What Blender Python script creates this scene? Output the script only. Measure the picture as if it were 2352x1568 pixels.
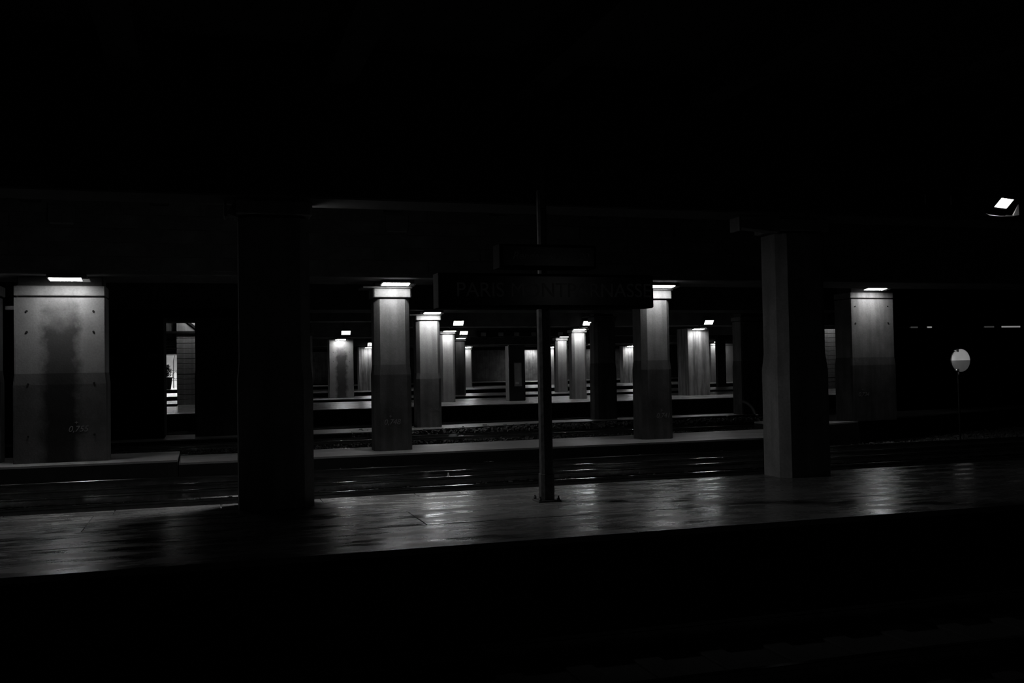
import bpy, math, random
import numpy as np
from math import radians, sin, cos, pi, atan
from mathutils import Matrix, Vector
random.seed(7)
rng = np.random.default_rng(7)
for o in list(bpy.data.objects):
    bpy.data.objects.remove(o)
S = bpy.context.scene
COL = S.collection

# ---------------------------------------------------------------- camera, world, exposure
# world axes: x along the tracks, y across them, z up; rail level about 0
yaw, pitch, roll = radians(17.3), atan(61 / 2287), 0.018
F = Vector((sin(yaw) * cos(pitch), cos(yaw) * cos(pitch), sin(pitch)))
R0 = Vector((cos(yaw), -sin(yaw), 0))
U0 = R0.cross(F)
Rv = R0 * cos(roll) - U0 * sin(roll)
Uv = R0 * sin(roll) + U0 * cos(roll)
cd = bpy.data.cameras.new('camera')
cam = bpy.data.objects.new('camera', cd)
COL.objects.link(cam)
m = Matrix((Rv, Uv, -F)).transposed().to_4x4()
m.translation = Vector((0, 0, 2.3))
cam.matrix_world = m
cd.sensor_width = 36
cd.lens = 2287 / 2352 * 36
cd.clip_end = 500
S.camera = cam
W = bpy.data.worlds.new('world')
S.world = W
W.use_nodes = True
W.node_tree.nodes['Background'].inputs[0].default_value = (1, 1, 1, 1)
W.node_tree.nodes['Background'].inputs[1].default_value = 0.0
S.view_settings.view_transform = 'Standard'
S.view_settings.look = 'None'
S.view_settings.exposure = 0.0
S.view_settings.gamma = 1.0
S.view_settings.use_curve_mapping = False
S.cycles.use_denoising = True
S.cycles.max_bounces = 5
S.cycles.diffuse_bounces = 2
S.cycles.glossy_bounces = 3
S.cycles.sample_clamp_indirect = 2.0

# lamp radiances
WASH = 36.0
WASH_FAR = 65.0
WASH_BACK = 3.5
FLOOD = 30.0
FLOOD_NEAR = 9.0
WASH_NEAR = 430.0

# ---------------------------------------------------------------- materials
def nodes(name):
    mt = bpy.data.materials.new(name)
    mt.use_nodes = True
    nt = mt.node_tree
    b = nt.nodes['Principled BSDF']
    return mt, nt, b

def N(nt, t, **kw):
    n = nt.nodes.new(t)
    for k, v in kw.items():
        if k in n.inputs:
            n.inputs[k].default_value = v
        else:
            setattr(n, k, v)
    return n

def ramp(nt, fac, stops):
    r = nt.nodes.new('ShaderNodeValToRGB')
    while len(r.color_ramp.elements) < len(stops):
        r.color_ramp.elements.new(0.5)
    for e, (p, v) in zip(r.color_ramp.elements, stops):
        e.position = p
        e.color = (v, v, v, 1)
    nt.links.new(fac, r.inputs[0])
    return r.outputs[0]

def mul(nt, a, b):
    n = nt.nodes.new('ShaderNodeMath'); n.operation = 'MULTIPLY'
    for i, s in enumerate((a, b)):
        if isinstance(s, (int, float)):
            n.inputs[i].default_value = s
        else:
            nt.links.new(s, n.inputs[i])
    return n.outputs[0]

def math_(nt, op, a, b=0.0, c=None):
    n = nt.nodes.new('ShaderNodeMath'); n.operation = op
    for i, s in enumerate([a, b] + ([c] if c is not None else [])):
        if isinstance(s, (int, float)):
            n.inputs[i].default_value = s
        else:
            nt.links.new(s, n.inputs[i])
    return n.outputs[0]

def concrete(name, alb, rough=0.85, stain=0.0, mott=0.35, bump=0.25, boards=False, drips=0.0):
    """grey cast concrete: blotches, fine grain, pores; optionally a central damp stain and drip streaks"""
    mt, nt, b = nodes(name)
    tc = N(nt, 'ShaderNodeTexCoord')
    big = N(nt, 'ShaderNodeTexNoise', Scale=1.6, Detail=6.0, Roughness=0.6)
    fine = N(nt, 'ShaderNodeTexNoise', Scale=28.0, Detail=4.0)
    pores = N(nt, 'ShaderNodeTexVoronoi', Scale=16.0)
    for n in (big, fine, pores):
        nt.links.new(tc.outputs['Object'], n.inputs['Vector'])
    v = ramp(nt, big.outputs['Fac'], [(0.3, 1 - mott), (0.7, 1.0)])
    v = mul(nt, v, ramp(nt, fine.outputs['Fac'], [(0.3, 0.88), (0.7, 1.06)]))
    pr = ramp(nt, pores.outputs['Distance'], [(0.05, 0.35), (0.11, 1.0)])
    pm = ramp(nt, big.outputs['Fac'], [(0.52, 1.0), (0.6, 0.0)])      # pores only in patches
    pr = math_(nt, 'MAXIMUM', pr, pm)
    v = mul(nt, v, pr)
    sep = N(nt, 'ShaderNodeSeparateXYZ')
    nt.links.new(tc.outputs['Object'], sep.inputs[0])
    if stain > 0:
        wob = N(nt, 'ShaderNodeTexNoise', Scale=2.4, Detail=8.0, Roughness=0.65)
        nt.links.new(tc.outputs['Object'], wob.inputs['Vector'])
        w = math_(nt, 'MULTIPLY_ADD', wob.outputs['Fac'], 0.5, -0.25)
        ax = math_(nt, 'ABSOLUTE', math_(nt, 'ADD', sep.outputs['X'], 0.0))
        ax = math_(nt, 'ADD', ax, w)
        s1 = ramp(nt, ax, [(0.24, 1.0), (0.42, 0.0)])
        zz = math_(nt, 'MULTIPLY_ADD', wob.outputs['Fac'], 1.6, sep.outputs['Z'])
        zz = math_(nt, 'MULTIPLY', zz, 0.2)
        s2 = ramp(nt, zz, [(0.68, 1.0), (0.86, 0.25)])
        sm = mul(nt, mul(nt, s1, s2), stain)
        v = mul(nt, v, math_(nt, 'SUBTRACT', 1.0, sm))
    if drips > 0:
        mp = N(nt, 'ShaderNodeMapping')
        mp.inputs['Scale'].default_value = (5.0, 5.0, 0.5)
        nt.links.new(tc.outputs['Object'], mp.inputs[0])
        dn = N(nt, 'ShaderNodeTexNoise', Scale=1.0, Detail=4.0)
        nt.links.new(mp.outputs[0], dn.inputs['Vector'])
        v = mul(nt, v, ramp(nt, dn.outputs['Fac'], [(0.38, 1 - drips), (0.6, 1.0)]))
    v = mul(nt, v, alb)
    cb = N(nt, 'ShaderNodeCombineColor')
    for i in range(3):
        nt.links.new(v, cb.inputs[i])
    nt.links.new(cb.outputs[0], b.inputs['Base Color'])
    b.inputs['Roughness'].default_value = rough
    b.inputs['Specular IOR Level'].default_value = 0.25
    bp = N(nt, 'ShaderNodeBump', Strength=bump, Distance=0.01)
    nt.links.new(fine.outputs['Fac'], bp.inputs['Height'])
    nt.links.new(bp.outputs[0], b.inputs['Normal'])
    return mt

def worn_floor(name, alb, r0, r1, bstr, spec=0.5, a=0.35, b_=0.65):
    """walked-smooth platform surface: streaky gloss, shallow waviness"""
    mt, nt, b = nodes(name)
    tc = N(nt, 'ShaderNodeTexCoord')
    geo = N(nt, 'ShaderNodeNewGeometry')
    mp = N(nt, 'ShaderNodeMapping')
    mp.inputs['Scale'].default_value = (0.8, 2.8, 1)
    nt.links.new(geo.outputs['Position'], mp.inputs[0])
    wv = N(nt, 'ShaderNodeTexNoise', Scale=1.5, Detail=5.0, Roughness=0.62)
    nt.links.new(mp.outputs[0], wv.inputs['Vector'])
    bl = N(nt, 'ShaderNodeTexNoise', Scale=0.9, Detail=5.0)
    nt.links.new(geo.outputs['Position'], bl.inputs['Vector'])
    gr = N(nt, 'ShaderNodeTexNoise', Scale=60.0, Detail=2.0)
    nt.links.new(geo.outputs['Position'], gr.inputs['Vector'])
    v = mul(nt, ramp(nt, bl.outputs['Fac'], [(0.3, 0.7), (0.7, 1.05)]), alb)
    v = mul(nt, v, ramp(nt, gr.outputs['Fac'], [(0.3, 0.85), (0.7, 1.1)]))
    cb = N(nt, 'ShaderNodeCombineColor')
    for i in range(3):
        nt.links.new(v, cb.inputs[i])
    nt.links.new(cb.outputs[0], b.inputs['Base Color'])
    nt.links.new(ramp(nt, wv.outputs['Fac'], [(a, r0), (b_, r1)]), b.inputs['Roughness'])
    b.inputs['Specular IOR Level'].default_value = spec
    bp = N(nt, 'ShaderNodeBump', Strength=bstr, Distance=0.02)
    nt.links.new(wv.outputs['Fac'], bp.inputs['Height'])
    nt.links.new(bp.outputs[0], b.inputs['Normal'])
    return mt

def plain(name, col, rough=0.6, metal=0.0, spec=0.5, noise=0.2, scale=8.0):
    mt, nt, b = nodes(name)
    tc = N(nt, 'ShaderNodeTexCoord')
    n = N(nt, 'ShaderNodeTexNoise', Scale=scale, Detail=4.0)
    nt.links.new(tc.outputs['Object'], n.inputs['Vector'])
    v = mul(nt, ramp(nt, n.outputs['Fac'], [(0.3, 1 - noise), (0.7, 1.0)]), col)
    cb = N(nt, 'ShaderNodeCombineColor')
    for i in range(3):
        nt.links.new(v, cb.inputs[i])
    nt.links.new(cb.outputs[0], b.inputs['Base Color'])
    b.inputs['Roughness'].default_value = rough
    b.inputs['Metallic'].default_value = metal
    b.inputs['Specular IOR Level'].default_value = spec
    return mt

def emit(name, s):
    mt, nt, b = nodes(name)
    b.inputs['Base Color'].default_value = (.8, .8, .8, 1)
    b.inputs['Emission Color'].default_value = (1, 1, 1, 1)
    b.inputs['Emission Strength'].default_value = s
    return mt

M = {
    'conc': concrete('column_concrete', 0.30, mott=0.4, drips=0.25),
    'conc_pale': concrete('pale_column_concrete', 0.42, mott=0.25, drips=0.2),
    'conc_stain': concrete('stained_pier_concrete', 0.34, stain=0.75, mott=0.3),
    'conc_stain_falloff': concrete('stained_falloff_concrete', 0.13, stain=0.8, mott=0.4),  # real stain, with lamp falloff painted in as a darker base
    'conc_drip': concrete('streaked_pier_concrete', 0.40, mott=0.3, drips=0.55),
    'conc_dark': concrete('dark_concrete', 0.07, mott=0.4),  # plain dark concrete for ceiling, necks and black columns
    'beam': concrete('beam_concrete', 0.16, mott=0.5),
    'wall': concrete('wall_concrete', 0.22, mott=0.5, drips=0.3),
    'floorA': worn_floor('polished_platform_asphalt', 0.16, 0.10, 0.36, 0.12, 0.08, 0.36, 0.60),
    'floorB': worn_floor('worn_platform_concrete', 0.42, 0.35, 0.6, 0.2),
    'floorD': worn_floor('smooth_far_platform', 0.45, 0.22, 0.4, 0.1),
    'face': concrete('platform_face', 0.03),
    'ground': concrete('oily_track_bed', 0.03),
    'ballast': plain('ballast_stone', 0.14, 0.7, noise=0.6, scale=3),
    'ballast2': plain('oily_ballast_stone', 0.07, 0.6, noise=0.6, scale=3),
    'rail': plain('polished_rail_steel', 0.5, 0.16, 1.0),
    'sleeper': plain('sleeper_wood', 0.008, 0.9),
    'signcase': plain('matt_black_sign_case', 0.008, 0.95, spec=0.05),
    'blackpaint': plain('black_painted_metal', 0.012, 0.45),
    'polepaint': plain('worn_dark_pole_paint', 0.08, 0.35, noise=0.7, scale=14),
    'housing': plain('lamp_housing_metal', 0.15, 0.4, 0.3),
    'reflector': plain('lamp_reflector', 0.7, 0.25, 1.0),
    'sign': plain('dark_sign_panel', 0.012, 0.2),
    'letter': plain('pale_lettering', 0.45, 0.5),
    'letter_dim': plain('dim_lettering', 0.75, 0.5),
    'chalk': plain('white_paint_mark', 0.36, 0.9, noise=0.5, scale=40),
    'hole': plain('dark_tie_hole', 0.01, 0.9),
    'poster': plain('faded_poster', 0.35, 0.4, noise=0.35, scale=3),
    'edge': plain('brushed_edge_metal', 0.4, 0.4, 0.8),
    'hoard': plain('dark_hoarding_panel', 0.008, 0.95, spec=0.1),
    'white': plain('white_facade', 0.8, 0.8, noise=0.06, scale=0.6),
    'grey': plain('grey_moulding', 0.3, 0.8),
    'leaf': plain('dark_leaf', 0.05, 0.6),
    'pot': plain('dark_planter', 0.02, 0.6),
    'iron': plain('pale_ironwork', 0.12, 0.5),
    'mirror': plain('convex_mirror_glass', 0.8, 0.22, 1.0, noise=0.02),
    'discpale': plain('pale_reflection_and_plate', 0.55, 0.35, noise=0.15, scale=4),  # mirror's bright reflection as colour; also on a lamp's side plate
    'discdark': plain('grey_mirror_reflection', 0.13, 0.35, noise=0.15, scale=4),  # mirror's dark lower reflection put into the colour
    'chrome': plain('chrome', 0.95, 0.3, 1.0, noise=0.02),
    'paper': plain('white_paper', 0.8, 0.8, noise=0.1),
    'tube': emit('white_lamp_glass', WASH),
    'tube_back': emit('white_lamp_glass_dimmer', WASH_BACK),
    'flood': emit('floodlight_glass', FLOOD),
    'flood_near': emit('near_floodlight_glass', FLOOD_NEAR),
    'tube_far': emit('far_lamp_glass', WASH_FAR),
    'tube_near': emit('near_lamp_glass', WASH_NEAR),
    'conc_low_falloff': concrete('falloff_lower_concrete', 0.14, mott=0.5, drips=0.3),  # lamp falloff painted in as darker concrete
}

# ---------------------------------------------------------------- helpers
def link(name, me, mat=None, parent=None):
    o = bpy.data.objects.new(name, me)
    COL.objects.link(o)
    if mat is not None and me is not None and hasattr(me, 'materials') and not me.materials:
        me.materials.append(M[mat] if isinstance(mat, str) else mat)
    if parent:
        o.parent = parent
    return o

def tag(o, label=None, cat=None, group=None, kind=None):
    for k, v in (('label', label), ('category', cat), ('group', group), ('kind', kind)):
        if v:
            o[k] = v
    return o

def thing(name, loc, label, cat, group=None, rz=0.0):
    o = bpy.data.objects.new(name, None)
    o.empty_display_size = 0.2
    COL.objects.link(o)
    o.location = loc
    o.rotation_euler = (0, 0, rz)
    return tag(o, label, cat, group)

class MB:
    def __init__(s):
        s.v, s.f = [], []
    def add(s, vs, fs):
        n = len(s.v)
        s.v += [tuple(p) for p in vs]
        s.f += [tuple(i + n for i in f) for f in fs]
        return s
    def box(s, x0, x1, y0, y1, z0, z1, c=0.0):
        if c <= 0:
            vs = [(x, y, z) for z in (z0, z1) for (x, y) in ((x0, y0), (x1, y0), (x1, y1), (x0, y1))]
            fs = [(3, 2, 1, 0), (4, 5, 6, 7)] + [(i, (i + 1) % 4, 4 + (i + 1) % 4, 4 + i) for i in range(4)]
            return s.add(vs, fs)
        # edges bevelled on all sides
        return s.prism([(x0, y0), (x1, y0), (x1, y1), (x0, y1)], z0, z1, c)
    def prism(s, poly, z0, z1, c=0.0):
        n = len(poly)
        cx = sum(p[0] for p in poly) / n
        cy = sum(p[1] for p in poly) / n
        def inset(k):
            out = []
            for x, y in poly:
                dx, dy = x - cx, y - cy
                out.append((x - math.copysign(min(k, abs(dx)), dx), y - math.copysign(min(k, abs(dy)), dy)))
            return out
        if c > 0:
            rings = [(inset(c), z0), (poly, z0 + c), (poly, z1 - c), (inset(c), z1)]
        else:
            rings = [(poly, z0), (poly, z1)]
        vs = [(x, y, z) for r, z in rings for x, y in r]
        fs = [tuple(reversed(range(n)))]
        for k in range(len(rings) - 1):
            fs += [(k * n + i, k * n + (i + 1) % n, (k + 1) * n + (i + 1) % n, (k + 1) * n + i) for i in range(n)]
        fs.append(tuple(range((len(rings) - 1) * n, len(rings) * n)))
        return s.add(vs, fs)
    def tube(s, pts, r, n=10, r2=None):
        """round bar along a path, capped"""
        pts = [Vector(p) for p in pts]
        vs, k = [], len(pts)
        for i, p in enumerate(pts):
            d = (pts[min(i + 1, k - 1)] - pts[max(i - 1, 0)]).normalized()
            a = d.cross(Vector((0, 0, 1)))
            if a.length < 1e-3:
                a = Vector((1, 0, 0))
            a.normalize()
            b = d.cross(a)
            rr = r + (r2 - r) * i / (k - 1) if r2 is not None else r
            vs += [p + (a * cos(t) + b * sin(t)) * rr for t in (2 * pi * j / n for j in range(n))]
        fs = []
        for i in range(k - 1):
            fs += [(i * n + j, i * n + (j + 1) % n, (i + 1) * n + (j + 1) % n, (i + 1) * n + j) for j in range(n)]
        fs += [tuple(reversed(range(n))), tuple(range((k - 1) * n, k * n))]
        return s.add(vs, fs)
    def lathe(s, prof, n=24, c=(0, 0, 0)):
        vs = [(c[0] + r * cos(2 * pi * j / n), c[1] + r * sin(2 * pi * j / n), c[2] + z) for r, z in prof for j in range(n)]
        k = len(prof)
        fs = []
        for i in range(k - 1):
            fs += [(i * n + j, i * n + (j + 1) % n, (i + 1) * n + (j + 1) % n, (i + 1) * n + j) for j in range(n)]
        fs += [tuple(reversed(range(n))), tuple(range((k - 1) * n, k * n))]
        return s.add(vs, fs)
    def mesh(s, name, mat=None, smooth=False):
        me = bpy.data.meshes.new(name)
        me.from_pydata(s.v, [], s.f)
        me.update()
        if mat:
            me.materials.append(M[mat])
        if smooth:
            for p in me.polygons:
                p.use_smooth = True
        return me
    def obj(s, name, mat, parent=None, smooth=False):
        return link(name, s.mesh(name, mat, smooth), None, parent)

def text_mesh(txt, size, depth=0.004, shear=0.0, font_space=1.0, align='CENTER'):
    """text standing upright, facing -y, centred at the origin"""
    cu = bpy.data.curves.new('lettering', 'FONT')
    cu.body = txt
    cu.size = size
    cu.extrude = depth / 2
    cu.shear = shear
    cu.space_character = font_space
    cu.align_x = align
    cu.align_y = 'CENTER'
    o = bpy.data.objects.new('tmp', cu)
    COL.objects.link(o)
    bpy.context.view_layer.update()
    me = bpy.data.meshes.new_from_object(o.evaluated_get(bpy.context.evaluated_depsgraph_get()))
    bpy.data.objects.remove(o)
    bpy.data.curves.remove(cu)
    me.transform(Matrix.Rotation(pi / 2, 4, 'X'))
    me.name = 'lettering'
    return me

def struct(name, mb, mat):
    return tag(mb.obj(name, mat), kind='structure')

# ---------------------------------------------------------------- the hall
# floor of the track beds
struct('floor', MB().box(-26, 128, -6, 126, -0.6, -0.22), 'ground')
# one raised bed of ballast between the camera's tracks and the second platform
struct('track_bed', MB().prism([(-26, 12.75), (128, 12.75), (128, 21.5), (-26, 21.5)], -0.22, 0.05), 'ground')
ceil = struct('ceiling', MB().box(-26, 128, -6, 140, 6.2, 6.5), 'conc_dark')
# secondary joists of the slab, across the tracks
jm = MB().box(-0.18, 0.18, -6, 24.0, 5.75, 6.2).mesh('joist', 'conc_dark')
for i in range(34):
    link('joist', jm, None, ceil).location = (-20 + 2.4 * i, 0, 0)
struct('wall_left', MB().box(-26.5, -26, -6, 140, -0.6, 6.5), 'wall')
struct('wall_right', MB().box(128, 128.5, -6, 140, -0.6, 6.5), 'wall')
struct('wall_front', MB().box(-26, 128, -6.5, -6, -0.6, 6.5), 'conc_dark')
struct('wall_back', MB().box(12, 128, 126, 126.5, -0.6, 6.5), 'wall')

# camera's own platform, under and behind the photographer
pf = struct('platform', MB().box(-26, 60, -3.0, 3.5, -0.25, 0.7, 0.02), 'floorA')

# platform A, with its slabs
pa = struct('platform', MB().box(-26, 70, 8.85, 12.72, -0.25, 0.64), 'face')
def slab_mesh(L, Wd, h=0.06):
    return MB().box(-L / 2, L / 2, -Wd / 2, Wd / 2, 0, h, 0.004).mesh('paving_slab', 'floorA')
rows = [(8.85, 10.12, 7.1, 4.0), (10.128, 11.10, 7.1, 2.2), (11.108, 12.362, 7.1, -1.2)]
for ri, (a, b_, L, off) in enumerate(rows):
    me = slab_mesh(L - 0.007, b_ - a)
    u = -28.4 + off
    while u < 34:
        s_ = link('paving_slab', me, None, pa)
        s_.location = (u + L / 2, (a + b_) / 2, 0.64 + random.uniform(-0.002, 0.002))
        u += L
me = slab_mesh(1.19, 0.35, 0.062)
u = -22.0
while u < 34:
    link('kerb_stone', me, None, pa).location = (u, 12.546, 0.64 + random.uniform(-0.002, 0.002))
    u += 1.2
MB().box(41.5, 70, 8.85, 12.72, 0.64, 0.70).obj('far_paving', 'floorA', pa)

# platform B: raised left end, main run, bent right end; dark faces under pale tops
def platform(poly, z1, name='platform', mat='floorB'):
    p_ = struct(name, MB().prism(poly, -0.22, z1 - 0.04), 'face')
    MB().prism(poly, z1 - 0.04, z1).obj('paving_top', mat, p_)
    return p_
platform([(-26, 21.35), (-0.5, 21.35), (-0.5, 23.75), (-26, 23.75)], 0.56)
platform([(-0.48, 21.7), (13.6, 21.7), (15.4, 22.3), (16.0, 24.6), (-0.48, 23.6)], 0.47)
platform([(15.42, 23.3), (17.0, 24.5), (20.6, 26.1), (31, 29.9), (31, 30.8), (20.0, 28.6), (15.9, 26.6)], 0.55)
# narrow low island C
platform([(-8, 34.9), (2.0, 35.25), (7.2, 35.5), (12.5, 37.0), (24, 38.1), (26, 38.6), (26, 39.6), (12, 38.6), (7, 37.9), (-8, 37.6)], 0.12, 'kerb_strip')
# wide platforms D, E, F, G
platform([(-26, 45.0), (100, 45.0), (100, 55.4), (-26, 55.4)], 0.6, mat='floorD')
platform([(-26, 60.2), (120, 60.2), (120, 67.4), (-26, 67.4)], 0.6, mat='floorD')
platform([(-26, 79.5), (128, 79.5), (128, 94.5), (-26, 94.5)], 0.6, mat='floorD')
platform([(-26, 114.8), (128, 114.8), (128, 140), (-26, 140)], 0.6, mat='floorD')

# longitudinal beams over the column rows
def beam(y0, y1, z0, x0=-26, x1=128):
    b_ = struct('beam', MB().box(x0, x1, y0, y1, z0, 6.2, 0.02), 'beam')
    return b_
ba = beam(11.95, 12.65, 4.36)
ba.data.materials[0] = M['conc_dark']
bb = beam(21.55, 23.4, 4.33)
beam(36.3, 38.2, 4.52)
beam(49.35, 50.7, 4.45, x0=9.0)
beam(49.35, 50.7, 4.76, x1=8.99)
beam(63.3, 64.4, 4.4)
beam(85.2, 86.4, 4.4)
beam(92.0, 93.2, 4.4)
beam(115.2, 116.4, 4.5)
# facing boards cast into beam B's front
for k in range(6):
    y = 22.25
    for j in range(16):
        bo = link('facing_board', bpy.data.meshes.get('facing_board') or MB().box(-1.19, 1.19, -0.02, 0.0, 0.0, 0.27, 0.004).mesh('facing_board', 'beam'), None, bb)
        bo.location = (-6 + 2.4 * j + (k % 2) * 1.2, 21.55 + random.uniform(-0.006, 0.004), 4.42 + 0.285 * k)

# ---------------------------------------------------------------- columns
def octo(w, d, c, e=0.0):
    w, d = w / 2 + e, d / 2 + e
    return [(-w + c, -d), (w - c, -d), (w, -d + c), (w, d - c), (w - c, d), (-w + c, d), (-w, d - c), (-w, -d + c)]

def column(name, label, u, vf, w, d, z0, cap0=3.96, cap1=4.2, ch=0.12, mat='conc', group=None, jacket=True,
           mark=None, mark_at=(0, 1.1), capital=True, top=4.32, holes=None, slab=True, jh=2.45, cat='column', cape=0.03, low=None):
    """vf = y of the front face"""
    y = vf + d / 2
    t = thing(name, (u, y, z0), label, cat, group)
    H = top - z0
    if capital:
        MB().prism(octo(w, d, ch), 0, cap0 - z0 - 0.035).obj('shaft', mat, t)
        MB().prism(octo(w, d, ch, -0.05), cap0 - z0 - 0.04, H).obj('neck', 'conc_dark', t)  # dark tone paints the shadow gap under the capital
    else:
        MB().prism(octo(w, d, ch), 0, H).obj('shaft', mat, t)
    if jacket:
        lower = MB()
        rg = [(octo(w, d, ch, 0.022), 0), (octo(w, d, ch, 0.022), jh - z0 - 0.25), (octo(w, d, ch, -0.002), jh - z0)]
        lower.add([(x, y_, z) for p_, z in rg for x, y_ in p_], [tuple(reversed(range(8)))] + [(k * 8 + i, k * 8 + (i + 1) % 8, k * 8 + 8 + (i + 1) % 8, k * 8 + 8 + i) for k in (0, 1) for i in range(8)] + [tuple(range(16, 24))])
        lower.obj('lower_casing', low or {'conc_stain': 'conc_stain_falloff', 'conc_pale': 'conc'}.get(mat, 'conc_low_falloff'), t)  # casing coloured darker to carry the lamp's falloff down the column
    if capital:
        MB().prism(octo(w, d, 0.03, cape), cap0 - z0, cap1 - z0 - 0.035, 0.012).obj('capital', mat, t)
        if slab:
            MB().box(-w / 2 - 0.26, w / 2 + 0.05, -d / 2 - 0.06, d / 2 + 0.06, cap1 - z0 - 0.03, cap1 - z0 + 0.01, 0.008).obj('capital_slab', mat, t)
    if holes:
        hm = MB().tube([(0, -0.012, 0), (0, 0.02, 0)], 0.022, 8).mesh('tie_hole', 'hole')
        for hx, hz in holes:
            e = 0.022 if hz < jh else 0.0
            link('tie_hole', hm, None, t).location = (hx, -d / 2 - e, hz - z0)
    if mark:
        e = 0.022 if jacket else 0
        me = text_mesh(mark, 0.17, 0.003, 0.25)
        me.materials.append(M['chalk'])
        o = link('painted_number', me, None, t)
        o.location = (mark_at[0], -d / 2 - e - 0.003, mark_at[1] - z0)
        me = text_mesh('+', 0.13, 0.003)
        me.materials.append(M['chalk'])
        o = link('painted_cross', me, None, t)
        o.location = (mark_at[0] - 0.03, -d / 2 - e - 0.003, mark_at[1] + 0.13 - z0)
    return t

G_A = 'dark columns of the nearest platform'
# row A
column('concrete_column', 'nearest dark unlit column, left of the sign post, hiding the lamp behind it', 0.83, 12.0, 0.82, 0.62, 0.7, cap0=4.16, cap1=4.36, group=G_A, slab=False, mat='conc', low='conc')
column('concrete_column', 'near dim column on the right of the sign post, paler left face', 8.12, 12.15, 0.78, 0.6, 0.7, cap0=4.16, cap1=4.36, group=G_A, slab=False, mat='conc', low='conc')
# row B
G_B = 'lit columns of the second platform'
hL = [(-0.62, 3.62), (0.62, 3.62), (-0.62, 3.2), (0.62, 3.2), (-0.6, 2.15), (0.63, 2.15), (-0.6, 1.1), (0.63, 1.1)]
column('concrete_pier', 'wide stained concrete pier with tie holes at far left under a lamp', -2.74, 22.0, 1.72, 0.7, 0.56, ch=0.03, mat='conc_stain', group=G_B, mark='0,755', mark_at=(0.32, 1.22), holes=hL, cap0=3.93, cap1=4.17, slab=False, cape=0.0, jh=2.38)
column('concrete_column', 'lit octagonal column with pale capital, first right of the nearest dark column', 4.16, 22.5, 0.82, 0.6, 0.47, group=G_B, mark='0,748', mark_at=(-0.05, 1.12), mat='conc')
column('concrete_column', 'lit octagonal column standing at the right end of the large sign', 10.83, 22.6, 0.78, 0.72, 0.47, group=G_B, mark='0,741', mark_at=(0.1, 1.05), mat='conc')
column('concrete_pier', 'broad lit pier beyond the near right column, lamp at its top', 19.15, 25.2, 1.55, 0.8, 0.55, ch=0.04, mat='conc', group=G_B, mark='0,734', mark_at=(-0.4, 1.33), cap0=4.2, cap1=4.4, slab=False, top=4.55, cape=0.0,
       holes=[(-0.6, 3.95), (0.55, 3.95), (-0.6, 3.45), (0.55, 3.45)])
column('concrete_column', 'column cut off by the left edge of the photo, lit down its side', -4.45, 22.35, 1.02, 0.6, 0.56, group=G_B, mat='conc', slab=False)
# row C
G_C = 'columns on the narrow island between the tracks'
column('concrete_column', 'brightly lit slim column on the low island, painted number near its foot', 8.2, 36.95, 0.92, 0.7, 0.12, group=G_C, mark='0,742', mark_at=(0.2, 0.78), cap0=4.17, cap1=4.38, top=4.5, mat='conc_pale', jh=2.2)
column('concrete_column', 'unlit dark column between the sign post and the column at the right end of the sign', 16.0, 38.3, 0.95, 0.7, 0.12, group=G_C, cap0=4.17, cap1=4.38, top=4.5, mat='conc')
column('concrete_pier', 'dark pier half hidden behind the near right column', 23.3, 38.2, 2.0, 0.8, 0.12, group=G_C, cap0=4.17, cap1=4.38, top=4.5, mat='conc', ch=0.05, slab=False)
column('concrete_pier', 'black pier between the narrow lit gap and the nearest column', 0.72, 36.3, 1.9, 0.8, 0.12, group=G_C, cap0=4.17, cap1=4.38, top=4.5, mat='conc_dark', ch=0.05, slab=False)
# row D
G_D = 'columns of the middle platform'
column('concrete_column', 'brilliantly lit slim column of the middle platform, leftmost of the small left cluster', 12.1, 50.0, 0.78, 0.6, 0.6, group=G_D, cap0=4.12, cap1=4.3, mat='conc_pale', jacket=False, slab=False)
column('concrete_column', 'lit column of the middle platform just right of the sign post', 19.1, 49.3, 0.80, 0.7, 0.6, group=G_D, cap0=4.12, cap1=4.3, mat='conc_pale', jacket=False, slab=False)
column('concrete_pier', 'bright streaked pier below a floodlight, right of the large sign', 26.35, 49.75, 1.34, 1.3, 0.6, group=G_D, cap0=4.12, cap1=4.3, mat='conc_drip', ch=0.03, jacket=False, capital=False)
column('concrete_column', 'sliver of a lit column beside the nearest dark column', 4.85, 50.6, 0.9, 0.6, 0.6, group=G_D, top=4.74, cap0=4.12, cap1=4.3, mat='conc', jacket=False, slab=False)
# row E
G_E = 'columns of the platform beyond the middle one'
column('concrete_pier', 'small stained pier below a floodlight, right beside the nearest dark column', 8.45, 63.6, 1.55, 0.9, 0.6, group=G_E, cap0=4.12, cap1=4.3, mat='conc_stain', ch=0.03, jacket=False, capital=False,
       holes=[(-0.52, 3.5), (0.52, 3.5), (-0.52, 2.9), (0.52, 2.9)])
column('concrete_column', 'dimmer lit column right of the brightest slim column', 16.1, 63.2, 0.8, 0.6, 0.6, group=G_E, cap0=4.12, cap1=4.3, mat='conc', jacket=False, slab=False)
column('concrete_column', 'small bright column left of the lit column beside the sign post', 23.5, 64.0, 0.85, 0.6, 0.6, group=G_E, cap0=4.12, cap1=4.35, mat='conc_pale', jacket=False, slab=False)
column('concrete_column', 'unlit column standing before the glowing wall near the right', 39.15, 70.0, 0.72, 0.6, -0.22, group=G_E, cap0=4.3, cap1=4.6, mat='conc_dark', jacket=False, top=6.1)
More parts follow.
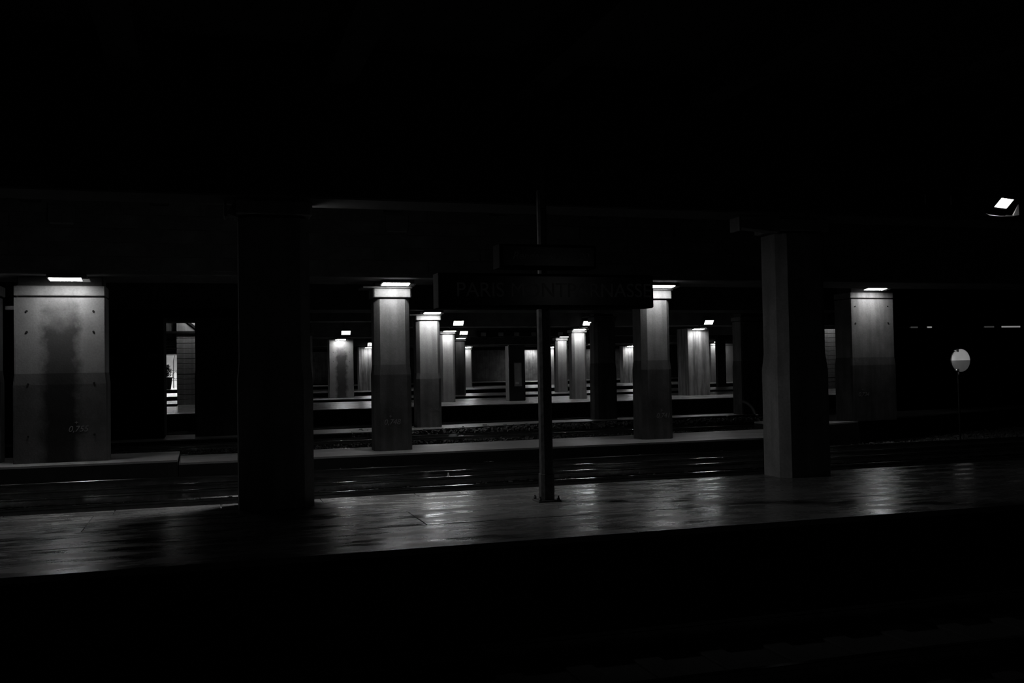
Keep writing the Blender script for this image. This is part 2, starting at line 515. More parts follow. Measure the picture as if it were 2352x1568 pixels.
# row F
G_F = 'columns of the far platforms'
column('concrete_pier', 'bright far pier half hidden by the octagonal column left of the post', 13.7, 85.0, 1.9, 0.8, 0.6, group=G_F, cap0=4.1, cap1=4.3, mat='conc_drip', ch=0.03, jacket=False, capital=False)
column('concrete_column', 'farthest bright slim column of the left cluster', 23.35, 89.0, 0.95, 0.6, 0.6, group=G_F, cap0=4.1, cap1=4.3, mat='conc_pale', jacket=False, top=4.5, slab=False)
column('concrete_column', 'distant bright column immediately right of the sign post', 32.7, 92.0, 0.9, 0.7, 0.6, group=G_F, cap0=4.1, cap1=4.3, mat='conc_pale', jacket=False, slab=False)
column('concrete_pier', 'bright distant pier whose floodlight sits at its top right', 41.0, 92.0, 1.5, 0.8, 0.6, group=G_F, cap0=4.1, cap1=4.3, mat='conc_drip', ch=0.03, jacket=False, capital=False)
# a wall-like pier lit behind the unlit row E column
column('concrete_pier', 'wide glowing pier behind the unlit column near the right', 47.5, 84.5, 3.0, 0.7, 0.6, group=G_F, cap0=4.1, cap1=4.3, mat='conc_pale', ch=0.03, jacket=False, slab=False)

# corbels on the two near columns
for (cx, lbl) in ((0.83, 'dim bracket head jutting left from the nearest dark column'), (8.12, 'dim bracket head jutting left from the near right column')):
    t = thing('corbel', (cx - 0.41, 12.2, 4.13), lbl, 'bracket', 'bracket heads of the near columns')
    MB().add([(0, -.1, 0), (0, .1, 0), (-.13 if cx < 2 else -.62, .1, .05), (-.13 if cx < 2 else -.62, -.1, .05),
              (0, -.1, .24), (0, .1, .24), (-.07 if cx < 2 else -.6, .1, .15), (-.07 if cx < 2 else -.6, -.1, .15)],
             [(0, 1, 2, 3), (7, 6, 5, 4), (0, 3, 7, 4), (2, 1, 5, 6), (3, 2, 6, 7), (1, 0, 4, 5)]).obj('arm', 'conc', t)
    ex = -.13 if cx < 2 else -.62
    MB().box(ex - .03, ex, -.13, .13, 0.0, .2, .01).obj('end_plate', 'conc', t)

# board-marked piers with separate shuttering boards
def board_pier(u0, u1, vf, d, z0, z1, label, n):
    t = thing('boarded_pier', ((u0 + u1) / 2, vf + d / 2, z0), label, 'pier', 'board-marked piers')
    w = u1 - u0
    MB().box(-w / 2, w / 2, -d / 2, d / 2, 0, z1 - z0).obj('core', 'conc', t)
    h = (z1 - z0) / n
    me = MB().box(-w / 2, w / 2, -0.03, 0.0, 0.014, h - 0.014, 0.006).mesh('board', 'conc')
    for k in range(n):
        link('board', me, None, t).location = (0, -d / 2 + random.uniform(-.008, .008), k * h)
board_pier(-1.33, 2.4, 57.8, 1.0, 0.6, 4.55, 'board-marked wall seen through the narrow gap at left', 14)
t = thing('header_wall', (-2, 57.8, 3.9), 'pale header wall at the top of the narrow gap at left', 'wall')
MB().box(-14, 0.66, 0.25, 1.2, 0, 2.25).obj('wall_body', 'wall', t)
MB().box(0.67, 4.4, 0, 1.0, 0.70, 2.25).obj('upper_panel', 'conc', t)
MB().box(-14, 4.4, -.12, 0.24, 0.62, 0.76, .01).obj('steel_beam', 'hoard', t)
MB().box(.62, .66, -.04, .26, .0, .62).obj('corner_post', 'hoard', t)
MB().box(-14, .6, 0.18, 0.25, 0.26, 0.32).obj('ledge', 'hoard', t)
MB().add([(.9, -.1, 1.5), (1.1, -.1, 1.5), (1.75, -.1, .95), (1.75, -.1, .8), (.9, .0, 1.5), (1.1, .0, 1.5), (1.75, .0, .95), (1.75, .0, .8)],
         [(0, 3, 2, 1), (4, 5, 6, 7), (0, 1, 5, 4), (1, 2, 6, 5), (2, 3, 7, 6), (3, 0, 4, 7)]).obj('brace', 'hoard', t)
platform([(-1.3, 55.4), (3.2, 55.4), (3.2, 60.2), (-1.3, 60.2)], 0.6, mat='floorD')
board_pier(40.0, 44.0, 58.0, 1.0, -0.22, 4.55, 'board-marked pier glimpsed left of the broad lit pier at right', 16)

# ---------------------------------------------------------------- dark enclosures and hoardings
t = thing('stair_enclosure', (-3.9, 36.0, -0.22), 'black stair enclosure wall behind the wide stained pier', 'enclosure')
MB().box(-2.52, 2.65, 0, 2.6, 0, 4.70, 0.01).obj('wall_body', 'hoard', t)
pm = MB().box(-0.42, 0.42, -0.03, 0, 0.1, 4.6, 0.006).mesh('wall_panel', 'hoard')
for k in range(6):
    link('wall_panel', pm, None, t).location = (-2.07 + k * 0.86, 0, 0)
t = thing('enclosure_fascia', (1, 35.9, 3.95), 'black fascia over the narrow lit gap at left', 'fascia')
MB().box(-2.3, 1.0, 0, 0.25, 0.28, 0.56, 0.01).obj('board', 'hoard', t)

t = thing('hoarding', (24.6, 31.0, -0.22), 'black hoarding filling the right of the view, slit of light above', 'hoarding')
pm = MB().box(0.01, 1.19, -0.03, 0.03, 0.02, 3.68, 0.006).mesh('panel', 'hoard')
for k in range(26):
    link('panel', pm, None, t).location = (k * 1.2, 0, 0)
pm = MB().box(-0.04, 0.04, 0.03, 0.11, 0, 4.6, 0.005).mesh('post', 'hoard')
for k in range(14):
    link('post', pm, None, t).location = (k * 2.4, 0, 0)
MB().box(0, 31.2, -0.05, 0.05, 3.68, 3.74, 0.006).obj('top_rail', 'hoard', t)
MB().box(-0.4, 31.2, -0.05, 0.05, 3.80, 6.3).obj('upper_fascia', 'hoard', t)

# ---------------------------------------------------------------- lamps
M['dimglow'] = emit('dim_slit_glow', 0.2)  # added glow standing in for lit surfaces behind the hoarding slit
M['dimglow2'] = emit('dimmer_slit_glow', 0.03)
for (u, w, mt, lab) in ((26.5, .07, 'dimglow', 'small added glowing box in the slit over the hoarding, left one'), (25.8, .13, 'dimglow2', 'dim added glow in the slit over the hoarding, left of the small lit one'),
                        (30.35, .42, 'dimglow', 'long added glowing box in the slit over the hoarding, at the right edge'), (29.3, .2, 'dimglow2', 'dim added glow in the slit over the hoarding, near the right edge')):
    t = thing('slit_glow', (u, 31.5, 3.42), lab, 'lamp', 'added glows in the slit over the hoarding')
    MB().box(-w, w, -.04, .04, .0, .24, .01).obj('lamp_glass', mt, t)
    MB().box(-w - .03, w + .03, .04, .08, -.03, .27, .006).obj('back_plate', 'housing', t)
    MB().box(-.02, .02, -.42, .05, .03, .06).obj('arm', 'housing', t)
wash_body = MB().box(-0.37, 0.37, -0.15, 0.15, 0.02, 0.09, 0.012).mesh('housing', 'housing')
wash_lens = MB().box(-0.33, 0.27, -0.125, 0.125, 0.012, 0.0195).mesh('lamp_glass', 'tube')
wash_lens_b = MB().box(-0.33, 0.27, -0.125, 0.125, 0.012, 0.0195).mesh('lamp_glass', 'tube_back')
wash_lens_f = MB().box(-0.33, 0.27, -0.125, 0.125, 0.012, 0.0195).mesh('lamp_glass', 'tube_far')
wash_lens_n = MB().box(-0.33, 0.27, -0.125, 0.125, 0.012, 0.0195).mesh('lamp_glass', 'tube_near')
wash_rim = MB().box(0.27, 0.42, -0.14, 0.14, -0.002, 0.02, 0.004).mesh('reflector_lip', 'edge')
wash_stem = MB().box(-0.03, 0.03, -0.03, 0.03, 0.08, 0.30).mesh('stem', 'housing')
def wash(u, v, z, label, back=False, tilt=-8, scale=1.0, grp='lamps over the column faces', mat=None):
    t = thing('column_lamp', (u, v, z), label, 'lamp', grp, rz=pi if back else 0.0)
    for nm, me in (('housing', wash_body), ('lamp_glass', mat or (wash_lens_b if back else wash_lens)), ('reflector_lip', wash_rim)):
        o = link(nm, me, None, t)
        o.rotation_euler = (radians(tilt), 0, 0)
        o.scale = (scale, scale, 1)
    link('stem', wash_stem, None, t)
    return t

GL = 'lamps over the column faces'
wash(-2.56, 21.62, 4.215, 'strip lamp glaring above the wide stained pier at far left')
wash(-4.5, 22.12, 4.2, 'strip lamp out at the left edge above the cut-off column', scale=0.7)
wash(4.22, 22.2, 4.22, 'strip lamp glaring on the octagonal column nearest the big dark column')
wash(10.86, 22.28, 4.22, 'strip lamp glaring at the right end of the large sign')
wash(19.05, 24.85, 4.42, 'strip lamp glaring above the broad pier at right')
wash(8.3, 36.55, 4.4, 'strip lamp glaring on the slim column of the low island', mat=wash_lens_f)
wash(12.15, 49.6, 4.22, 'strip lamp on the brightest slim column of the middle platform', mat=wash_lens_f)
wash(19.0, 48.9, 4.24, 'strip lamp on the middle platform column beside the sign post', mat=wash_lens_f)
wash(26.2, 49.35, 4.24, 'strip lamp on the bright streaked pier', mat=wash_lens_f)
wash(8.4, 63.3, 4.26, 'strip lamp on the small stained pier beside the nearest dark column', mat=wash_lens_f)
wash(16.1, 62.75, 4.26, 'strip lamp on the dimmer column right of the brightest slim one', mat=wash_lens_b)
wash(23.55, 63.5, 4.34, 'strip lamp on the small bright column left of the post side column', mat=wash_lens_f)
wash(13.6, 84.5, 4.24, 'strip lamp on the half hidden far pier', mat=wash_lens_f)
wash(23.3, 88.5, 4.24, 'strip lamp on the farthest slim column of the left cluster', mat=wash_lens_f)
wash(32.7, 91.5, 4.24, 'strip lamp on the distant column immediately right of the post', scale=1.2, mat=wash_lens_f)
wash(41.0, 91.5, 4.24, 'strip lamp on the distant bright pier right of the unlit island column', scale=1.2, mat=wash_lens_f)
wash(46.6, 84.1, 4.4, 'strip lamp on the wide glowing pier near the right', mat=wash_lens_f)
wash(41.9, 125.3, 4.8, 'strip lamp on the end wall left of the sign post', scale=2.2, mat=wash_lens_f)
wash(51.3, 125.3, 4.8, 'strip lamp low on the far end wall, right of the sign post', scale=1.4, mat=wash_lens_f)
wash(4.4, 51.0, 4.24, 'strip lamp beside the sliver of column at the nearest dark column', mat=wash_lens_b)
wash(-0.4, 57.2, 5.6, 'added unseen lamp brightening the board-marked wall in the narrow gap', tilt=5, scale=1.2)  # lamp added out of sight to brighten the boarded wall
wash(40.8, 57.2, 5.6, 'strip lamp over the board-marked pier at right', tilt=5, scale=1.2)
# lamps on the far faces of the near rows (seen only by their light)
GBk = 'lamps hung behind the columns'
wash(0.98, 12.86, 4.24, 'strip lamp hidden behind the nearest dark column', back=True, tilt=4, mat=wash_lens_n, grp=GBk, scale=0.6)
wash(-2.7, 23.2, 4.2, 'strip lamp hidden behind the wide stained pier', back=True, tilt=10, grp=GBk)
wash(4.3, 23.6, 4.22, 'strip lamp hidden behind the octagonal column left of the post', back=True, tilt=10, grp=GBk)
wash(10.9, 23.8, 4.22, 'strip lamp hidden behind the column at the right end of the sign', back=True, tilt=10, grp=GBk)
wash(8.3, 38.1, 4.4, 'strip lamp hidden behind the slim island column', back=True, tilt=10, grp=GBk)

# added unseen lamps behind the camera, lifting the sign lettering
for (u, lab) in ((-5.5, 'strip lamp above the photographer\'s platform, left of the camera'), (1.5, 'strip lamp above the photographer\'s platform, just behind the camera'), (8.5, 'strip lamp above the photographer\'s platform, right of the camera')):
    wash(u, -1.6, 4.3, lab, back=True, tilt=-25, grp='added lamps behind the camera', mat=wash_lens_b)

# floodlights with open reflectors
fl_body = MB().add([(-.2, -.03, -.11), (.2, -.03, -.11), (.2, -.03, .11), (-.2, -.03, .11),
                    (-.13, .13, -.05), (.13, .13, -.05), (.13, .13, .06), (-.13, .13, .06)],
                   [(0, 4, 5, 1), (1, 5, 6, 2), (2, 6, 7, 3), (3, 7, 4, 0), (4, 7, 6, 5)]).mesh('housing', 'housing')
fl_rim = MB()
for a in ((-.22, .22, -.045, -.02, .10, .13), (-.22, .22, -.045, -.02, -.13, -.10), (-.22, -.19, -.045, -.02, -.13, .13), (.19, .22, -.045, -.02, -.13, .13)):
    fl_rim.box(*a)
fl_rim = fl_rim.mesh('rim', 'edge')
fl_glass = MB().box(-.19, .19, -.034, -.028, -.10, .10).mesh('lamp_glass', 'flood')
fl_yoke = MB().tube([(-.22, 0.03, 0), (-.24, 0.04, .16), (-.12, .05, .24), (.12, .05, .24), (.24, .04, .16), (.22, .03, 0)], .012, 6)
fl_yoke = fl_yoke.tube([(0, .05, .24), (0, .05, .5)], .015, 6).mesh('yoke', 'housing')
def flood(u, v, z, label, tilt=42, rz=0.0, s=1.0):
    t = thing('floodlight', (u, v, z), label, 'lamp', 'floodlights hung from the beams', rz=rz)
    for nm, me in (('housing', fl_body), ('rim', fl_rim), ('lamp_glass', fl_glass)):
        o = link(nm, me, None, t)
        o.rotation_euler = (radians(tilt), 0, 0)
        o.scale = (s, s, s)
    o = link('yoke', fl_yoke, None, t)
    o.scale = (s, s, s)
    MB().box(-.03, .03, .04 * s, .256, .40 * s, .46 * s).obj('arm', 'housing', t)
    return t
t = thing('floodlight', (10.95, 11.45, 4.55), 'large bare floodlight glaring near the right edge', 'lamp', 'floodlights hung from the beams')
fl_glass_n = MB().box(-.19, .19, -.034, -.028, -.10, .10).mesh('lamp_glass', 'flood_near')
for nm, me in (('housing', fl_body), ('rim', fl_rim), ('lamp_glass', fl_glass_n)):
    o = link(nm, me, None, t)
    o.rotation_euler = (radians(46), 0, radians(16))
    o.scale = (.8, .8, .8)
link('yoke', fl_yoke, None, t).scale = (.72, .72, .72)
MB().tube([(0, .04, .36), (0, .497, .36)], .02, 6).obj('arm', 'housing', t)
MB().tube([(-.28, .05, -.16), (-.2, .05, -.19), (0, .05, -.202), (.2, .05, -.195), (.27, .05, -.18)], .008, 6).obj('wire_tray', 'edge', t)
MB().box(-.29, -.27, .03, .07, -.2, .36).obj('tray_stem', 'blackpaint', t)
MB().add([(.22, .04, -.19), (.33, .04, -.175), (.33, .04, -.02), (.22, .06, -.19), (.33, .06, -.175), (.33, .06, -.02)],
         [(0, 1, 2), (5, 4, 3), (0, 3, 4, 1), (1, 4, 5, 2), (2, 5, 3, 0)]).obj('side_plate', 'discpale', t)
MB().box(.1, .24, .045, .055, -.2, -.18).obj('side_plate_arm', 'housing', t)
flood(12.45, 49.1, 4.66, 'floodlight highest in the left cluster, above the brightest slim column', tilt=40, s=1.3)
flood(16.3, 62.9, 4.68, 'floodlight second in the left cluster, above the dimmer column', tilt=40, s=1.3)
flood(23.6, 88.6, 4.66, 'floodlight lowest and farthest in the left cluster', tilt=40, s=1.6)
flood(8.65, 62.9, 4.74, 'floodlight over the small stained pier', tilt=40, s=1.4)
flood(13.85, 84.95, 4.58, 'floodlight peeping out beside the octagonal column', tilt=40, s=1.6)
flood(19.5, 49.1, 4.63, 'floodlight above the middle platform column beside the sign post', tilt=40, s=1.3)
flood(26.65, 49.1, 4.65, 'floodlight over the bright streaked pier', tilt=40, s=1.3)
flood(41.45, 91.75, 4.71, 'floodlight at the top right of the distant bright pier', tilt=40, s=1.6)
flood(36.8, 91.75, 4.71, 'small round-looking floodlight left of the unlit island column', tilt=40, s=1.7)
# conduit pieces that catch a glint on beam B
for (u, lab) in ((-2.64, 'short conduit glinting high above the wide stained pier'), (4.1, 'short conduit glinting high above the left octagonal column'),
                 (10.52, 'short conduit glinting above the right end of the large sign'), (16.6, 'short conduit glinting high above the right pier')):
    t = thing('conduit', (u, 21.50, 5.34), lab, 'conduit', 'conduits on the beam face')
    MB().box(-.22, .22, -.02, .02, -.02, .02, .004).obj('pipe', 'edge', t)
    MB().box(-.02, .02, -.02, .06, .0, .03).obj('clip', 'housing', t)
    MB().box(-.25, .25, -.04, .04, .02, .35).obj('box', 'housing', t)
t = thing('bracket_bar', (-3.74, 22.55, 3.72), 'short pale bar jutting from the left of the stained pier', 'bracket')
MB().box(-.1, .3, -.05, .05, -.04, .04, .006).obj('bar', 'conc', t)

# ---------------------------------------------------------------- sign post
t = thing('sign_post', (3.93, 11.33, 0.7), 'dark metal post standing at the edge of the near platform', 'post')
MB().box(-.14, .14, -.13, .13, 0, .022, .005).obj('base_plate', 'polepaint', t)
MB().prism(octo(.165, .16, .035), .02, .33, .004).obj('foot_sleeve', 'polepaint', t)
MB().prism(octo(.145, .14, .03), .3, 2.3, .004).obj('lower_tube', 'polepaint', t)
MB().prism(octo(.105, .10, .022), 2.28, 5.4, .004).obj('upper_tube', 'polepaint', t)
bm_ = MB().lathe([(.018, 0), (.018, .018), (.01, .03), (.01, .05)], 8).mesh('anchor_bolt', 'polepaint')
for sx in (-1, 1):
    for sy in (-1, 1):
        link('anchor_bolt', bm_, None, t).location = (sx * .115, sy * .1, .02)
def light_sign(name, u0, u1, z0, z1, vf, d, txt, size, label, mat, shear=0.0, off=0.0, sp=1.0, pieces=None):
    t = thing(name, ((u0 + u1) / 2, vf + d / 2, z0), label, 'sign')
    w, h = u1 - u0, z1 - z0
    MB().box(-w / 2, w / 2, -d / 2, d / 2, 0, h, .012).obj('case', 'signcase', t)
    MB().box(-w / 2 + .03, w / 2 - .03, -d / 2 - .006, -d / 2 + .01, .03, h - .03, .002).obj('face_panel', 'sign', t)
    for tx, x in (pieces or [(txt, off)]):
        me = text_mesh(tx, size, .004, shear, sp)
        me.materials.append(M[mat])
        link('lettering', me, None, t).location = (x, -d / 2 - .009, h / 2)
    MB().box(-w / 2 - .012, -w / 2, -d / 2, d / 2, 0, h, .003).obj('end_cap', 'signcase', t)
    return t
light_sign('station_sign', 2.58, 5.24, 3.0, 3.40, 11.02, .26, 'PARIS MONTPARNASSE', .235, 'large black box sign reading PARIS MONTPARNASSE on the post', 'letter_dim', off=0.08, sp=1.0)
light_sign('platform_sign', 3.31, 4.50, 3.465, 3.745, 11.02, .26, '', .125, 'smaller black box sign reading Rendez-vous above the station name', 'letter_dim', shear=0.3,
           pieces=[('Rendez-vous', -.13), ('20', .43)])

# near the right edge: two small hanging number plates
for (u, v, lab) in ((10.05, 11.9, 'dim hanging number plate, left of the pair by the right floodlight'), (10.5, 11.9, 'dim hanging number plate nearest the right edge floodlight')):
    t = thing('number_plate', (u, v, 4.62), lab, 'plate', 'hanging number plates')
    MB().box(-.16, .16, -.02, .02, -.13, .13, .006).obj('plate', 'sign', t)
    MB().box(.02, .13, -.028, -.02, -.09, .09, .002).obj('symbol_panel', 'hoard', t)
    me = text_mesh('1', .2, .004); me.materials.append(M['letter_dim'])
    link('lettering', me, None, t).location = (-.07, -.023, 0)
    MB().tube([(0, 0, .13), (0, 0, .2), (0, .08, .24)], .01, 6).obj('hanger', 'blackpaint', t)

# ---------------------------------------------------------------- round disc on the right
t = thing('platform_mirror', (20.63, 23.3, 0.0), 'round platform mirror, reflection painted in two tones, on a slim dark stand at right', 'mirror')
R_ = 0.325
prof = [(0.001, -.05)] + [(R_ * sin(a), -.05 * cos(a * 1.2)) for a in [i * 1.25 / 9 for i in range(1, 10)]]
def disc_half(z_sign):
    vs, fs = [], []
    n, k = 24, 8
    for i in range(k + 1):
        r = R_ * i / k
        for j in range(n + 1):
            a = pi * j / n * z_sign
            vs.append((r * cos(a), -.06 * (1 - (r / R_) ** 2) - .01, r * sin(a)))
    for i in range(k):
        for j in range(n):
            a, b_ = i * (n + 1) + j, i * (n + 1) + j + 1
            fs.append((a, b_, b_ + n + 1, a + n + 1))
    return MB().add(vs, fs)
for sgn, mt, nm in ((1, 'discpale', 'upper_half'), (-1, 'discdark', 'lower_half')):  # bright and dark reflection painted as two plain halves
    o = disc_half(sgn).obj(nm, mt, t, True)
    o.location = (0, 0, 2.29)
o = MB().lathe([(R_ * .98, 0), (R_ * 1.0, .02), (R_ * .96, .05), (R_ * .3, .07)], 32).obj('back_shell', 'blackpaint', t)
o.rotation_euler = (-pi / 2, 0, 0); o.location = (0, 0.0, 2.29)
for sz in (1, -1):
    o = MB().lathe([(.001, -.04), (.02, -.034), (.034, -.02), (.04, 0), (.034, .02), (.02, .034), (.001, .04)], 14).obj('clip', 'chrome', t, True)
    o.location = (-.17, 0, 2.29 + sz * .27)
    o = MB().box(.04, .075, -.05, .03, -.045, .045, .004).obj('clip_shadow_plate', 'blackpaint', t)
    o.location = (-.17, 0, 2.29 + sz * .285)
MB().tube([(0, .1, 0.0), (0, .1, 2.5)], .025, 8).obj('stand', 'blackpaint', t)
MB().box(-.02, .02, .03, .12, 2.2, 2.35).obj('bracket', 'blackpaint', t)
MB().prism(octo(.3, .3, .05), 0, .03).obj('foot', 'blackpaint', t).location = (0, .1, 0)

t = thing('fill_spot', (19.5, 11.9, 4.1), 'added unseen fill light beyond the right edge, aimed at the mirror', 'lamp')
MB().lathe([(.07, -.14), (.09, -.1), (.09, .1), (.1, .12)], 14).obj('housing', 'housing', t)
ls = bpy.data.lights.new('fill_beam', 'SPOT')
ls.energy = 2200; ls.spot_size = radians(3.7); ls.spot_blend = 0.3; ls.shadow_soft_size = 0.05  # added light, out of view, brightening the mirror disc
lso = bpy.data.objects.new('fill_beam', ls); COL.objects.link(lso); lso.parent = t
d_ = (Vector((20.63, 23.25, 2.29)) - t.location).normalized()
t.children[0].rotation_euler = d_.to_track_quat('Z', 'Y').to_euler()
lso.rotation_euler = d_.to_track_quat('-Z', 'Y').to_euler()
lso.location = d_ * .16
MB().tube([(0, 0, .05), (0, 0, .5)], .015, 6).obj('stem', 'housing', t)

# ---------------------------------------------------------------- info pillar on the middle platform
t = thing('information_pillar', (15.58, 49.55, 0.6), 'tall black information pillar with a dim poster on the middle platform', 'kiosk', rz=0)
MB().box(-.44, .44, -.3, .3, 0, 2.86, .02).obj('body', 'blackpaint', t)
MB().box(-.455, -.425, -.31, -.28, .0, 2.9, .004).obj('edge_strip', 'edge', t)
MB().box(-.15, .26, -.318, -.3, .75, 1.98, .004).obj('poster', 'poster', t)
for a in ((-.19, .30, -.33, -.3, .70, .74), (-.19, .30, -.33, -.3, 1.99, 2.03), (-.19, -.16, -.33, -.3, .74, 1.99), (.27, .30, -.33, -.3, .74, 1.99)):
    MB().box(*a).obj('poster_frame', 'blackpaint', t)
MB().box(-.1, .1, -.32, -.3, .86, .98).obj('poster_caption', 'letter_dim', t)

# hanging display boxes over the platform beyond
t = thing('hanging_display', (20.9, 63.22, 4.55), 'long dark display board hung from the far beam at centre', 'sign')
MB().box(-3.6, 4.2, -.08, .08, -.2, .2, .02).obj('case', 'blackpaint', t)
for k, x in enumerate((-3.2, -2.0, -.9, .3, 1.2, 2.2, 3.4)):
    MB().box(x - .17, x + .17, -.1, -.08, -.12, .12, .004).obj('small_panel', 'letter_dim', t)

# ---------------------------------------------------------------- tracks
def rail_mesh(x0, x1):
    prof = [(-.07, 0), (.07, 0), (.07, .012), (.012, .03), (.010, .12), (.036, .135), (.036, .165), (.028, .172), (-.028, .172), (-.036, .165), (-.036, .135), (-.010, .12), (-.012, .03), (-.07, .012)]
    n = len(prof)
    vs = [(x, y, z) for x in (x0, x1) for y, z in prof]
    fs = [tuple(range(n)), tuple(reversed(range(n, 2 * n)))] + [(i, n + i, n + (i + 1) % n, (i + 1) % n) for i in range(n)]
    return MB().add(vs, fs).mesh('rail', 'rail')
sl_me = MB().box(-.12, .12, -1.2, 1.2, -.06, .05, .01).mesh('sleeper', 'sleeper')
cl_me = MB().box(-.06, .06, -.12, .12, .05, .075, .004).mesh('rail_chair', 'sleeper')
def track(y0, y1, zt, label, x0=-14, x1=40, sleepers=True):
    t = thing('railway_track', (0, (y0 + y1) / 2, zt - .172), label, 'railway track', 'railway tracks between the platforms')
    h = (y1 - y0) / 2
    me = rail_mesh(x0, x1)
    link('rail', me, None, t).location = (0, -h, 0)
    link('rail', me, None, t).location = (0, h, 0)
    if sleepers:
        x = x0 + .3
        while x < x1:
            link('sleeper', sl_me, None, t).location = (x, 0, -.05)
            x += .62
track(6.78, 8.22, -.02, 'track in the foreground pit before the near platform', -6, 26)
track(14.1, 15.55, .25, 'track hidden tight behind the near platform edge', -8, 30)
track(17.18, 18.6, .25, 'first glinting track beyond the near platform', -8, 34)
track(19.72, 21.1, .25, 'glinting track along the foot of the second platform', -10, 34)
track(28.7, 30.2, -.02, 'track behind the second platform row of columns', -8, 45)
track(33.5, 34.95, -.02, 'track along the low island with the slim column', -8, 45)
track(41.2, 42.65, -.02, 'track before the middle platform', -6, 60)
track(57.0, 58.4, -.02, 'track beyond the middle platform', 6, 39.5, False)
track(71.5, 72.9, -.02, 'farthest track, dark between the distant platforms', 6, 45, False)

# ballast
def stones(n, x0, x1, y0, y1, z, smin, smax, hz=0.05):
    base = np.array([(-1, -1, -1), (1, -1, -1), (1, 1, -1), (-1, 1, -1), (-1, -1, 1), (1, -1, 1), (1, 1, 1), (-1, 1, 1)], float) * .5
    fc = np.array([(3, 2, 1, 0), (4, 5, 6, 7), (0, 1, 5, 4), (1, 2, 6, 5), (2, 3, 7, 6), (3, 0, 4, 7)])
    sz = rng.uniform(smin, smax, (n, 1, 1))
    v = base[None] * (1 + rng.uniform(-.35, .35, (n, 8, 3))) * sz * rng.uniform(.6, 1.2, (n, 1, 3))
    a = rng.uniform(0, 2 * pi, n); b = rng.uniform(-.9, .9, n)
    ca, sa, cb, sb = np.cos(a), np.sin(a), np.cos(b), np.sin(b)
    Rm = np.zeros((n, 3, 3))
    Rm[:, 0, 0] = ca; Rm[:, 0, 1] = -sa * cb; Rm[:, 0, 2] = sa * sb
    Rm[:, 1, 0] = sa; Rm[:, 1, 1] = ca * cb; Rm[:, 1, 2] = -ca * sb
    Rm[:, 2, 1] = sb; Rm[:, 2, 2] = cb
    v = np.einsum('nij,nkj->nki', Rm, v)
    p = np.stack([rng.uniform(x0, x1, n), rng.uniform(y0, y1, n), z + rng.uniform(0, hz, n)], 1)
    v = (v + p[:, None]).reshape(-1, 3)
    f = (fc[None] + 8 * np.arange(n)[:, None, None]).reshape(-1, 4)
    me = bpy.data.meshes.new('ballast')
    me.from_pydata(v.tolist(), [], f.tolist())
    return me
def ballast(n, x0, x1, y0, y1, z, label, mat, smin=.035, smax=.08, hz=.05):
    me = stones(n, x0, x1, y0, y1, z, smin, smax, hz)
    me.materials.append(M[mat])
    tag(link('ballast', me), label, 'ballast', kind='stuff')
ballast(14000, -10, 30, 21.17, 21.68, .07, 'loose pale ballast along the foot of the second platform', 'ballast', hz=.09)
ballast(26000, -10, 26, 12.8, 21.0, .045, 'oily dark ballast between the near and second platforms', 'ballast2', hz=.03)
ballast(14000, -4, 30, 30.3, 33.3, -.2, 'ballast between the tracks behind the second platform', 'ballast', .05, .11, .05)
ballast(12000, -2, 30, 23.7, 28.6, -.2, 'ballast just behind the second platform', 'ballast', .05, .1, .06)
ballast(6000, 5, 26, 35.1, 37.0, -.16, 'broken ballast heaped along the low island', 'ballast', .05, .14, .22)

# litter
def crumple(name, loc, s, label):
    vs, fs = [], []
    n, k = 9, 6
    rr = random.Random(3)
    for i in range(k + 1):
        th = pi * i / k
        for j in range(n):
            a = 2 * pi * j / n
            r = s * rr.uniform(.55, 1.25)
            vs.append((r * sin(th) * cos(a) * 1.3, r * sin(th) * sin(a), abs(r * cos(th)) * .9))
    for i in range(k):
        fs += [(i * n + j, i * n + (j + 1) % n, (i + 1) * n + (j + 1) % n, (i + 1) * n + j) for j in range(n)]
    o = MB().add(vs, fs).obj(name, 'paper')
    o.location = loc
    return tag(o, label, 'litter')
crumple('crumpled_bag', (6.1, 21.28, .14), .10, 'crumpled white bag on the ballast below the second platform')
crumple('crumpled_paper', (8.75, 34.3, -.16), .12, 'pale crumpled rubbish beside the low island track')
crumple('crumpled_paper', (10.2, 35.1, -.14), .10, 'torn pale rubbish further right by the low island')
o = MB().lathe([(.035, 0), (.04, .02), (.04, .15), (.015, .19), (.015, .23)], 10).obj('bottle', 'paper')
o.location = (4.5, 18.72, .08)
tag(o, 'small pale bottle standing on the glinting track bed', 'bottle')

# ---------------------------------------------------------------- bright forecourt seen through the gap at left
st = struct('forecourt_facade', MB().box(-16, 6, 134, 134.5, 0.6, 8), 'white')
cm = MB().box(-10, 5, 0, .25, 0, .12).mesh('cornice', 'grey')
for z in (4.9, 5.3):
    link('cornice', cm, None, st).location = (0, 133.75, z - .2)
struct('canopy', MB().box(-16, 12, 116.4, 127, 5.55, 5.8), 'conc_dark')
ld = bpy.data.lights.new('forecourt_daylight', 'AREA')
ld.shape = 'RECTANGLE'; ld.size = 14; ld.size_y = 5; ld.energy = 3800
lo = bpy.data.objects.new('forecourt_daylight', ld)
COL.objects.link(lo)
lo.location = (-4, 130, 6.1)
lo.rotation_euler = (radians(-38), 0, 0)
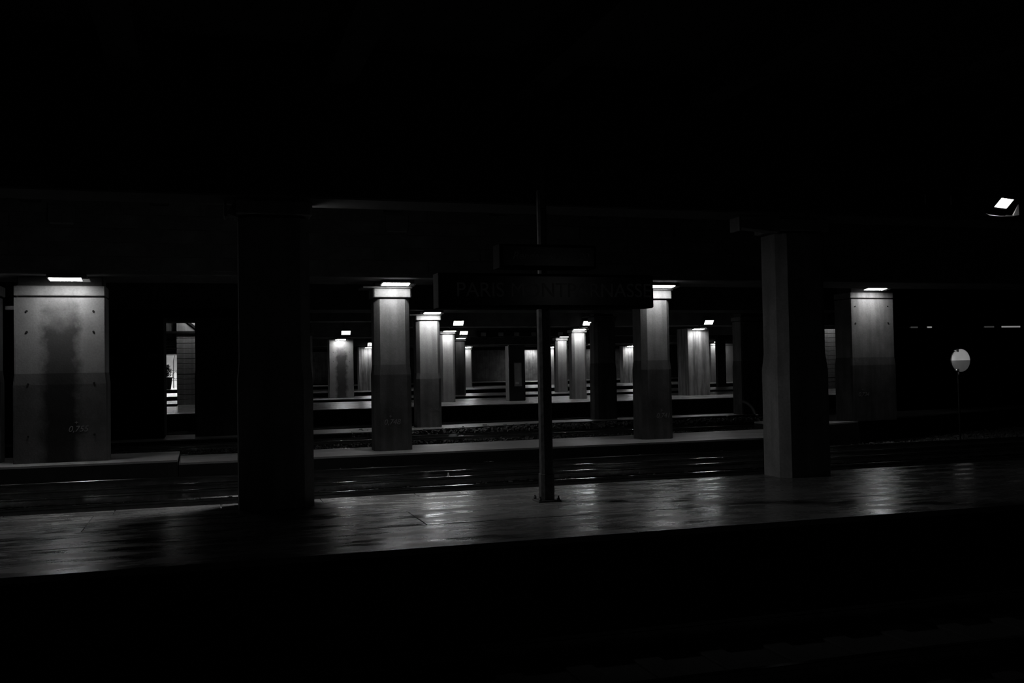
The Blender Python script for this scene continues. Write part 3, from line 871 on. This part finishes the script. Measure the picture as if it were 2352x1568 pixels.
# planter
t = thing('potted_shrub', (-3.62, 118.0, 0.6), 'dark potted shrub in front of the bright forecourt', 'plant')
MB().lathe([(.22, 0), (.26, .1), (.42, 1.25), (.46, 1.28), (.46, 1.36), (.38, 1.36), (.3, 1.3)], 16).obj('pot', 'pot', t)
MB().tube([(0, 0, 1.2), (.03, 0, 1.6), (-.02, 0, 2.1)], .05, 6, .02).obj('stem', 'leaf', t)
lv = []
for k in range(420):
    th = random.uniform(0, 2 * pi); ph = random.uniform(0, pi)
    r = random.uniform(.3, 1.0)
    p = Vector((.62 * r * sin(ph) * cos(th) - .15, .5 * r * sin(ph) * sin(th), 2.05 + .75 * r * cos(ph)))
    lv.append(p)
mb = MB()
for p in lv:
    a = Vector((random.uniform(-1, 1), random.uniform(-1, 1), random.uniform(-1, 1))).normalized() * .13
    b_ = a.cross(Vector((random.uniform(-1, 1), random.uniform(-1, 1), 1))).normalized() * .045
    c_ = a.cross(b_).normalized() * .012
    mb.add([p - a, p + b_, p + a, p - b_, p + c_, p - c_], [(0, 1, 4), (1, 2, 4), (2, 3, 4), (3, 0, 4), (1, 0, 5), (2, 1, 5), (3, 2, 5), (0, 3, 5)])
o = mb.obj('foliage', 'leaf', t); o['kind'] = 'stuff'
# lamp post of the forecourt
t = thing('street_lamp', (-3.35, 128.5, 0.6), 'slim hooked street lamp before the bright forecourt wall', 'street lamp')
MB().tube([(0, 0, 0), (0, 0, 3.3), (.05, 0, 3.7), (.14, 0, 4.05), (.1, 0, 4.3), (-.1, 0, 4.4)], .06, 8, .045).obj('pole', 'iron', t)
MB().lathe([(.1, 0), (.12, .05), (.05, .2)], 10).obj('lamp_head', 'iron', t).location = (-.12, 0, 4.3)
# railing with rings
t = thing('railing', (-3.0, 121.5, 0.6), 'ornamental railing with ring motifs beside the potted shrub', 'railing')
for z in (.95, 2.15):
    MB().box(-.55, 1.2, -.03, .03, z - .025, z + .025).obj('rail', 'iron', t)
pmesh = MB().box(-.02, .02, -.02, .02, 0, 2.2).mesh('baluster', 'iron')
for k in range(5):
    link('baluster', pmesh, None, t).location = (-.5 + .35 * k, 0, 0)
ring = MB().tube([(.34 * cos(a), 0, .42 * sin(a)) for a in [2 * pi * i / 18 for i in range(19)]], .035, 6).mesh('ring', 'iron')
for x in (.05, .85):
    link('ring', ring, None, t).location = (x, 0, 1.55)
